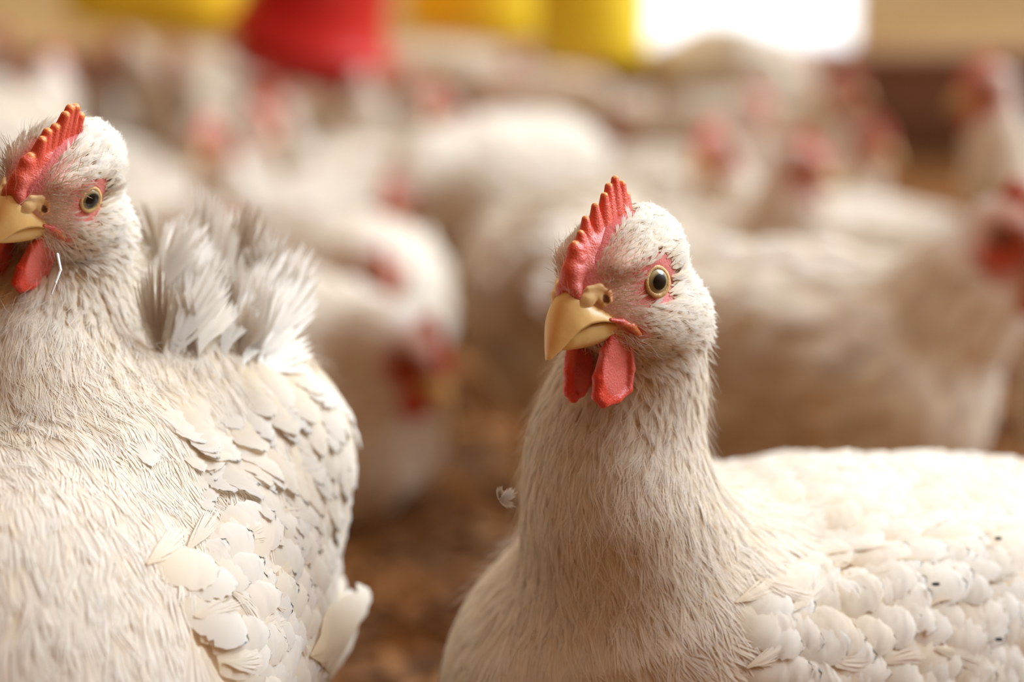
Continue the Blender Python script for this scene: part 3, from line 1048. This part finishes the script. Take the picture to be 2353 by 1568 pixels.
YB = 4.45
floor = box('floor', -3.2, 3.2, -0.6, YB + 0.2, -0.05, 0.0, M['litter']); tag(floor, kind='structure')
kerb = box('wall_back', -3.2, 3.2, YB, YB + 0.12, 0.0, 0.205, M['wall_brown'], 0.01); tag(kerb, kind='structure')
led = box('trim_1', -3.2, 3.2, YB - 0.02, YB + 0.14, 0.205, 0.235, M['ledge'], 0.012); tag(led, kind='structure')
wr = box('wall_right', (1955 - CX) / FPX * 4.45, 3.2, YB + 0.01, YB + 0.013, 0.235, 2.0, M['wall_tan']); tag(wr, kind='structure')
wl = box('wall_left', -3.2, (1225 - CX) / FPX * 4.45, YB + 0.01, YB + 0.013, 0.235, 2.0, M['wall_tan']); tag(wl, kind='structure')

# wood shavings nobody could count
rng = np.random.default_rng(3)
n = 15000
d = rng.uniform(0.35, 3.0, n); px = rng.uniform(-1200, 3500, n)
ctr = np.stack([(px - CX) / FPX * d * 1.05, d, rng.uniform(0.001, 0.006, n)], 1)
ang = rng.uniform(0, 6.28, n); L = rng.uniform(0.003, 0.010, n); W = L * rng.uniform(0.3, 0.7, n)
ax = np.stack([np.cos(ang), np.sin(ang), rng.normal(0, 0.25, n)], 1); ay = np.stack([-np.sin(ang), np.cos(ang), rng.normal(0, 0.25, n)], 1)
cv = np.stack([ctr - ax * L[:, None] - ay * W[:, None], ctr + ax * L[:, None] - ay * W[:, None], ctr + ax * L[:, None] + ay * W[:, None], ctr - ax * L[:, None] + ay * W[:, None]], 1)
cv[:, :, 2] = np.maximum(cv[:, :, 2], 0.0008)
pal = 1.0 * np.array([(0.10, 0.04, 0.012), (0.24, 0.10, 0.03), (0.42, 0.20, 0.07), (0.16, 0.07, 0.025), (0.34, 0.14, 0.04)])
pc = pal[rng.integers(0, 5, n)]
sh = mesh_obj('litter_shavings', cv.reshape(-1, 3), np.arange(n * 4).reshape(-1, 4), M['chip'], None, np.repeat(pc, 4, 0), smooth=False)
tag(sh, 'brown wood shavings strewn over the floor between the hens', 'litter', kind='stuff')


# ------------------------------------------------------------------ lathe for feeders and drinkers
def lathe(name, prof, mat, parent, seg=48):
    V, F = [], []
    for r, z in prof:
        for j in range(seg):
            a = 2 * math.pi * j / seg
            V.append((r * math.cos(a), r * math.sin(a), z))
    for i in range(len(prof) - 1):
        for j in range(seg):
            F.append((i * seg + j, i * seg + (j + 1) % seg, (i + 1) * seg + (j + 1) % seg, (i + 1) * seg + j))
    o = mesh_obj(name, np.array(V), np.array(F), mat, parent)
    return o


def cord(name, parent, z0, z1):
    return lathe(name, [(0.0, z0), (0.003, z0), (0.003, z1), (0.0, z1)], M['cord'], parent, 8)


# red bell drinker, hanging a little askew
p = at(705, 62, 3.35)
dr = empty('bell_drinker', (p[0], p[1], 0))
tag(dr, 'red plastic bell drinker hanging over the flock between the yellow feeders', 'drinker')
zb = p[2] - 0.03
bell = lathe('bell', [(0.02, 0.33), (0.05, 0.325), (0.085, 0.29), (0.105, 0.22), (0.115, 0.12), (0.122, 0.06), (0.138, 0.015), (0.150, 0.0), (0.146, -0.004), (0.115, 0.05), (0.105, 0.12), (0.09, 0.22), (0.02, 0.30)], M['red'], dr)
trough = lathe('water_trough', [(0.115, 0.05), (0.118, -0.02), (0.13, -0.045), (0.118, -0.052), (0.09, -0.03), (0.085, 0.05)], M['red'], dr)
for o in (bell, trough):
    o.location = (0, 0, zb); o.rotation_euler = (0.10, 0.26, 0)
c_ = cord('hanging_cord', dr, zb + 0.33, 1.6)


def feeder(px, bot, depth, r, label, pan=True, tilt=0.0, tall=0.42):
    q = at(px, bot, depth)
    z = q[2]
    o = empty('tube_feeder', (q[0], q[1], 0))
    tag(o, label, 'feeder', 'yellow hanging feeders')
    h = lathe('hopper', [(0.0, 0.004), (r * 0.86, 0.0), (r * 0.97, 0.012), (r, 0.035), (r * 1.0, tall), (r * 0.96, tall), (r * 0.95, 0.04), (0.0, 0.03)], M['yellow'], o)
    h.location = (0, 0, z); h.rotation_euler = (0, tilt, 0)
    if pan:
        k = lathe('feed_pan', [(0.0, 0.0), (r * 1.5, 0.004), (r * 1.75, 0.045), (r * 1.78, 0.07), (r * 1.70, 0.07), (r * 1.45, 0.016), (0.0, 0.012)], M['yellow'], o)
        k.location = (0, 0, z); k.rotation_euler = (0, tilt, 0)
        h.location = (0, 0, z + 0.02)
    cord('hanging_cord', o, z + tall, 1.6)
    return o


feeder(1360, 150, 3.0, 0.084, 'yellow tube feeder nearest the white opening, its straight bottom lowest', False)
feeder(1085, 88, 3.75, 0.135, 'yellow feeder just right of the red drinker, partly behind the nearer one', False, 0.10)
feeder(345, 70, 3.55, 0.155, 'wide yellow feeder left of the red drinker above the hens', False, 0.12)

# ------------------------------------------------------------------ front hen
def world_axes(psi, p, roll=0):
    s, c = math.sin(math.radians(psi)), math.cos(math.radians(psi))
    h = np.array([-s, -c, 0]); Y = np.array([c, -s, 0]); z = np.array([0, 0, 1.0])
    p, r = math.radians(p), math.radians(roll)
    X = math.cos(p) * h - math.sin(p) * z; Z = math.sin(p) * h + math.cos(p) * z
    return np.array([X, math.cos(r) * Y + math.sin(r) * Z, math.cos(r) * Z - math.sin(r) * Y])


HA = world_axes(40, 10)
eye = at(1510, 645, 0.62)
HO = eye - HA[1] * 0.015
body_front = [((0, 0, 0.172), (0.125, 0.074, 0.066), 0.03), ((0.062, 0, 0.155), (0.066, 0.064, 0.070), 0.03),
              ((-0.10, 0, 0.178), (0.08, 0.05, 0.045), 0.03), ((-0.03, 0.060, 0.178), (0.095, 0.024, 0.045), 0.015),
              ((-0.03, -0.060, 0.178), (0.095, 0.024, 0.045), 0.015), ((-0.005, 0.042, 0.12), (0.05, 0.032, 0.05), 0.02), ((-0.005, -0.042, 0.12), (0.05, 0.032, 0.05), 0.02)]
neck_front = [(at(1490, 1350, 0.675), 0.043), (at(1430, 1180, 0.664), 0.0285), (at(1406, 1020, 0.662), 0.0218), (at(1448, 890, 0.660), 0.0188), (at(1492, 740, 0.647), 0.0182)]
hen_a = Hen('hen', (0.10, 0.70, 0), math.radians(210), body_front, neck_front, HO, HA, 0.004, True, 11, 'upright', world=True)
tag(hen_a.root, 'sharply focused white hen at centre right with upright pointed red comb', 'hen')

# ------------------------------------------------------------------ left hen
HA2 = world_axes(27, 10.4, -21)
eye2 = at(208, 455, 0.632)
HO2 = eye2 - HA2[1] * 0.015 * 0.875
body_left = [((0, 0, 0.195), (0.105, 0.074, 0.082), 0.03), ((-0.052, 0.004, 0.248), (0.066, 0.086, 0.060), 0.025), ((0.045, 0, 0.185), (0.065, 0.064, 0.075), 0.03),
             ((-0.068, 0, 0.262), (0.06, 0.050, 0.058), 0.03), ((-0.02, 0.060, 0.20), (0.085, 0.024, 0.06), 0.015),
             ((-0.02, -0.060, 0.20), (0.085, 0.024, 0.06), 0.015), ((-0.01, 0.042, 0.12), (0.05, 0.035, 0.05), 0.02), ((-0.01, -0.042, 0.12), (0.05, 0.035, 0.05), 0.02)]
neck_left = [(at(170, 1090, 0.650), 0.036), (at(90, 930, 0.652), 0.024), (at(80, 790, 0.660), 0.0205), (at(115, 660, 0.664), 0.0175), (at(165, 530, 0.657), 0.0165)]
hen_b = Hen('hen', (-0.150, 0.635, 0), math.radians(268), body_left, neck_left, HO2, HA2, 0.004, True, 23, 'folded', world=True, ruffle=1.5, hsize=0.875, tail_up=0.06)
tag(hen_b.root, 'fluffy white hen cut off by left edge with rounded folded red comb', 'hen')

# a bare white quill sticking out of its cheek
_q = [np.array(at(132, 585, 0.626)), np.array(at(139, 620, 0.624)), np.array(at(128, 650, 0.623)), np.array(at(118, 676, 0.623))]
_c, _s = math.cos(math.radians(268)), math.sin(math.radians(268))
_q = [np.array([[_c, _s, 0], [-_s, _c, 0], [0, 0, 1.0]]) @ (p_ - np.array([-0.150, 0.635, 0])) for p_ in _q]
_sh = Shape(); _sh.chain(_q, [0.0005, 0.00045, 0.0004, 0.0003], 0.0002)
_lo, _hi = np.min(_q, 0) - 0.001, np.max(_q, 0) + 0.001
_v, _f = surface_nets(_sh, *[np.arange(_lo[i], _hi[i], 0.00022) for i in range(3)], 1)
mesh_obj('quill', _v, _f, M['quill'], hen_b.root)

# raised, ruffled feathers on the crest of its back
_r = np.random.default_rng(8)
n_ = 80
P_ = np.stack([_r.uniform(-0.07, -0.01, n_), _r.uniform(0.016, 0.070, n_), np.full(n_, 0.29)], 1).astype(np.float32)
for _ in range(4):
    P_ = P_ - hen_b.f.grad(P_) * hen_b.f(P_)[:, None]
T_ = np.tile(np.array([[-0.35, 0.10, 0.9]]), (n_, 1)) + _r.normal(0, 0.22, (n_, 3))
tv_ = []
for i in range(n_):
    X_ = norm(T_[i]); B_ = norm(np.cross(X_, np.array([-1.0, 0.2, 0]))); N_ = np.cross(X_, B_)
    t_ = TPL['plume'][i % 10]
    L_, W_ = _r.uniform(0.018, 0.036), _r.uniform(0.012, 0.020)
    v_ = P_[i] - N_ * 0 + t_[0][:, :1] * L_ * X_ + t_[0][:, 1:2] * W_ * B_ + (t_[0][:, 2:] - 0.12 * t_[0][:, :1] ** 2) * L_ * N_
    tv_.append((v_.astype(np.float32), t_[1], np.tile(np.array(WHITE[i % 4], np.float32), (len(v_), 1)), np.tile(norm(N_ * 0.4 + np.array([0.1, 0.5, 0.7])).astype(np.float32), (len(v_), 1))))
v_, q_, c_, n__ = merge(tv_)
mesh_obj('ruffled_feathers', v_, q_, M['feather'], hen_b.root, c_, nrm=n__)

# ------------------------------------------------------------------ the flock behind
def proto(kind, seed):
    if kind == 'stand':
        body = [((0, 0, 0.175), (0.12, 0.075, 0.072), 0.03), ((0.065, 0, 0.165), (0.066, 0.066, 0.072), 0.03), ((-0.095, 0, 0.195), (0.075, 0.048, 0.045), 0.03),
                ((-0.03, 0.058, 0.185), (0.09, 0.024, 0.045), 0.015), ((-0.03, -0.058, 0.185), (0.09, 0.024, 0.045), 0.015), ((-0.005, 0.04, 0.12), (0.05, 0.032, 0.05), 0.02), ((-0.005, -0.04, 0.12), (0.05, 0.032, 0.05), 0.02)]
        neck = [((0.085, 0, 0.20), 0.045), ((0.115, 0, 0.245), 0.032), ((0.122, 0, 0.285), 0.025), ((0.125, 0, 0.32), 0.021)]
        return body, neck, (0.132, 0, 0.335), head_axes(0, 8), False
    if kind == 'hunch':
        b, n, ho, ax, s = proto('stand', seed)
        n = [((0.080, 0, 0.19), 0.046), ((0.112, 0, 0.222), 0.035), ((0.128, 0, 0.243), 0.027), ((0.134, 0, 0.25), 0.022)]
        return b, n, (0.142, 0, 0.264), head_axes(0, 10), False
    if kind == 'look_left':
        b, n, ho, ax, s = proto('stand', seed)
        return b, n, (0.124, 0.010, 0.335), head_axes(75, 10), False
    if kind == 'sit':
        body = [((0, 0, 0.095), (0.125, 0.085, 0.085), 0.03), ((0.06, 0, 0.09), (0.07, 0.076, 0.075), 0.03), ((-0.10, 0, 0.115), (0.07, 0.05, 0.045), 0.03),
                ((-0.03, 0.068, 0.11), (0.09, 0.024, 0.05), 0.015), ((-0.03, -0.068, 0.11), (0.09, 0.024, 0.05), 0.015)]
        neck = [((0.085, 0, 0.13), 0.045), ((0.112, 0, 0.165), 0.031), ((0.118, 0, 0.195), 0.025), ((0.12, 0, 0.215), 0.021)]
        return body, neck, (0.128, 0, 0.228), head_axes(-35, 10), True
    if kind == 'doze':
        body = [((0, 0, 0.098), (0.125, 0.088, 0.088), 0.03), ((0.06, 0, 0.09), (0.07, 0.078, 0.078), 0.03), ((-0.10, 0, 0.115), (0.07, 0.05, 0.045), 0.03),
                ((-0.03, 0.070, 0.11), (0.09, 0.024, 0.05), 0.015), ((-0.03, -0.070, 0.11), (0.09, 0.024, 0.05), 0.015)]
        neck = [((0.085, 0, 0.125), 0.045), ((0.118, 0, 0.145), 0.032), ((0.135, 0, 0.150), 0.025), ((0.145, 0, 0.150), 0.021)]
        return body, neck, (0.158, 0, 0.148), head_axes(15, 32), True
    # peck: head lowered in front
    b, n, ho, ax, s = proto('stand', seed)
    neck = [((0.085, 0, 0.19), 0.045), ((0.135, 0.0, 0.205), 0.030), ((0.165, 0.0, 0.195), 0.024), ((0.182, 0, 0.18), 0.021)]
    return b, neck, (0.195, 0, 0.168), head_axes(20, 42), False


PROTO = {}
for i, k in enumerate(('stand', 'look_left', 'sit', 'doze', 'peck', 'hunch')):
    b, n, ho, ax, s = proto(k, i)
    PROTO[k] = Hen('hen', (0, 0, 0), 0.0, b, n, ho, ax, 0.0065, False, 40 + i, 'upright', sit=s, hsize=1.12).root
USED = set()


def place(kind, x, y, heading, label, group=None, size=1.0, flip=False):
    src = PROTO[kind]
    if kind not in USED:
        USED.add(kind); o = src
    else:
        o = src.copy(); COL.objects.link(o)
        for ch in src.children:
            c = ch.copy(); COL.objects.link(c); c.parent = o
    for k_ in list(o.keys()):
        if k_ in ('label', 'category', 'group'): del o[k_]
    o.location = (x, y, 0)
    o.rotation_euler = (0, 0, math.radians(heading))
    o.scale = (size, -size if flip else size, size)
    tag(o, label, 'hen', group)
    return o


def xat(px, y):
    return (px - CX) / FPX * y * 1.03


HEADS = []


def near(kind, px, y, heading, label, size=1.0, flip=False):
    x = xat(px, y)
    HEADS.append((x, y, heading))
    return place(kind, x, y, heading, label, 'flock of white hens behind', size, flip)


near('hunch', 1800, 1.22, -36, 'large blurred white hen standing just behind the front hen, facing right')
near('doze', 690, 1.50, -52, 'blurred white hen resting low with drooped head between the two front hens')
near('peck', 1335, 1.53, 80, 'blurred white hen seen from behind, directly left of the front hen head')
near('doze', 800, 1.88, -75, 'blurred hen behind the low resting one, dark red face hanging down')
near('peck', 1150, 2.30, 235, 'blurred hen pecking down to the left, orange red head left of the comb')
near('doze', 300, 2.08, -40, 'blurred white hen lying right of the left hen comb, facing right')
near('sit', 1890, 2.08, 190, 'blurred white hen facing left above the front hen, tan shaded throat', 1.0, True)
near('stand', 2530, 1.80, 182, 'blurred white hen at right edge with neck high against the brown wall', 0.92)
near('doze', 2760, 1.46, 170, 'blurred hen cut off by right edge beside the large standing hen', 1.0, True)
near('peck', 1650, 3.1, 95, 'large blurred tan hen bulging up in front of the white opening', 1.3)

KINDS_ = ['sit', 'sit', 'hunch', 'look_left', 'sit', 'hunch', 'doze', 'sit', 'hunch', 'peck']
rr = random.Random(77)


def circles(x, y, h):
    c, s_ = math.cos(math.radians(h)), math.sin(math.radians(h))
    return [(x + c * t, y + s_ * t, r) for t, r in ((-0.10, 0.068), (0.0, 0.088), (0.08, 0.08), (0.15, 0.045))]


FAR = []
TAKEN = [c for h_ in HEADS for c in circles(*h_)]
TAKEN += [(o_.location.x, o_.location.y, 0.10) for o_ in COL.objects if o_.name.startswith(('bell_drinker', 'tube_feeder'))]
for k_ in range(9000):
    yy = 1.9 + 2.35 * rr.random() ** 0.8
    xx = rr.uniform(-1, 1) * (2353 / 2 + 230) / FPX * yy
    hd = rr.uniform(0, 360)
    cs_ = circles(xx, yy, hd)
    if yy > 2.15 and xx > 0.135 * yy: continue
    if any((a - p_) ** 2 + (b - q_) ** 2 < (r + t) ** 2 for a, b, r in cs_ for p_, q_, t in TAKEN): continue
    TAKEN += cs_
    k = rr.choice(KINDS_)
    if yy > 2.2 and k in ('stand', 'look_left') and rr.random() < 0.8: k = 'sit'
    FAR.append((k, xx, yy, hd, rr.uniform(0.95, 1.04), rr.random() < 0.5))

COLS = ((560, 'below the left yellow feeder'), (900, 'below the red drinker'), (1490, 'below the right yellow feeders'),
        (1955, 'below the white opening'), (9999, 'before the tan right wall'))
ORD = ['nearest', 'second nearest', 'third nearest', 'fourth nearest', 'fifth nearest', 'sixth nearest', 'seventh nearest', 'eighth nearest', 'ninth nearest',
       'tenth nearest', 'eleventh nearest', 'twelfth nearest', 'thirteenth nearest', 'fourteenth nearest', 'fifteenth nearest', 'sixteenth nearest', 'seventeenth nearest', 'eighteenth nearest']
NEXT = [0] * len(COLS)
for k, xx, yy, hd, sz, fl_ in sorted(FAR, key=lambda q: q[2]):
    pxx = CX + FPX * xx / (yy * 1.02)
    ci = [i for i, c in enumerate(COLS) if pxx < c[0]][0]
    o_ = ORD[min(NEXT[ci], len(ORD) - 1)]; NEXT[ci] += 1
    ch, sh_ = math.cos(math.radians(hd)), math.sin(math.radians(hd))
    face = 'facing right' if ch > 0.6 else 'facing left' if ch < -0.6 else 'facing away' if sh_ > 0 else 'facing forward'
    pose = {'sit': 'resting', 'doze': 'dozing', 'peck': 'pecking'}.get(k, 'standing')
    place(k, xx, yy, hd, f'blurred white hen {pose} {face}, {o_} of those {COLS[ci][1]}', 'far flock of white hens', sz, fl_)

for k, o in PROTO.items():
    if k not in USED:
        for ch in list(o.children): bpy.data.objects.remove(ch)
        bpy.data.objects.remove(o)

# ------------------------------------------------------------------ small loose things
def fluff(name, p, size, label, seed, rot):
    r_ = np.random.default_rng(seed)
    o = []
    for i in range(7):
        t = TPL['tuft'][i]
        a = rot + r_.normal(0, 0.5)
        X = norm(np.array([math.cos(a), r_.normal(0, 0.3), math.sin(a)])); B = norm(np.cross(X, np.array([0, 1.0, 0.2]))); N = np.cross(X, B)
        v = t[0][:, :1] * size * X + t[0][:, 1:2] * size * 0.5 * B + (t[0][:, 2:] - 0.3 * t[0][:, :1] ** 2) * size * N
        o.append((v.astype(np.float32), t[1], np.tile(np.array(WHITE[0], np.float32), (len(v), 1)), np.tile(np.array([0.4, -0.5, 0.7], np.float32), (len(v), 1))))
    v, q, c, n = merge(o)
    ob = mesh_obj(name, v, q, M['feather'], None, c, nrm=n)
    ob.location = p
    tag(ob, label, 'feather')
    return ob


fluff('down_feather', at(1148, 1150, 0.640), 0.0055, 'tiny white down feather caught beside the front hen neck, above the floor', 3, 0.5)

_v, _f = surface_nets((lambda s_: (s_.ell((0, 0, 0), (0.0011, 0.0007, 0.0005)), s_.ell((0.0006, 0.0003, 0), (0.0006, 0.0006, 0.0004), None, 0.0004), s_)[-1])(Shape()),
                      np.arange(-0.002, 0.002, 0.0002), np.arange(-0.002, 0.002, 0.0002), np.arange(-0.002, 0.002, 0.0002), 1)
RZF = Matrix.Rotation(math.radians(210), 3, 'Z')
for (px_, py_, lb) in ((2150, 1343, 'dark speck of dirt on the front hen wing, the middle one'), (2293, 1238, 'dark speck of dirt on the front hen back near right edge'),
                       (2295, 1470, 'dark speck of dirt low on the front hen side near right edge')):
    p0 = at(px_, py_, 1.0) - CAM
    t_ = 0.55
    for _ in range(60):
        w_ = CAM + p0 * t_
        l_ = np.array(RZF.transposed() @ Vector(w_ - np.array([0.10, 0.70, 0]))).reshape(1, 3)
        t_ += float(hen_a.f(l_)[0] - 0.0062) * 0.7
    sp = mesh_obj('dirt_speck', _v * 1.2, _f, M['speck'])
    sp.location = CAM + p0 * t_
    tag(sp, lb, 'speck', 'dirt specks on the front hen')
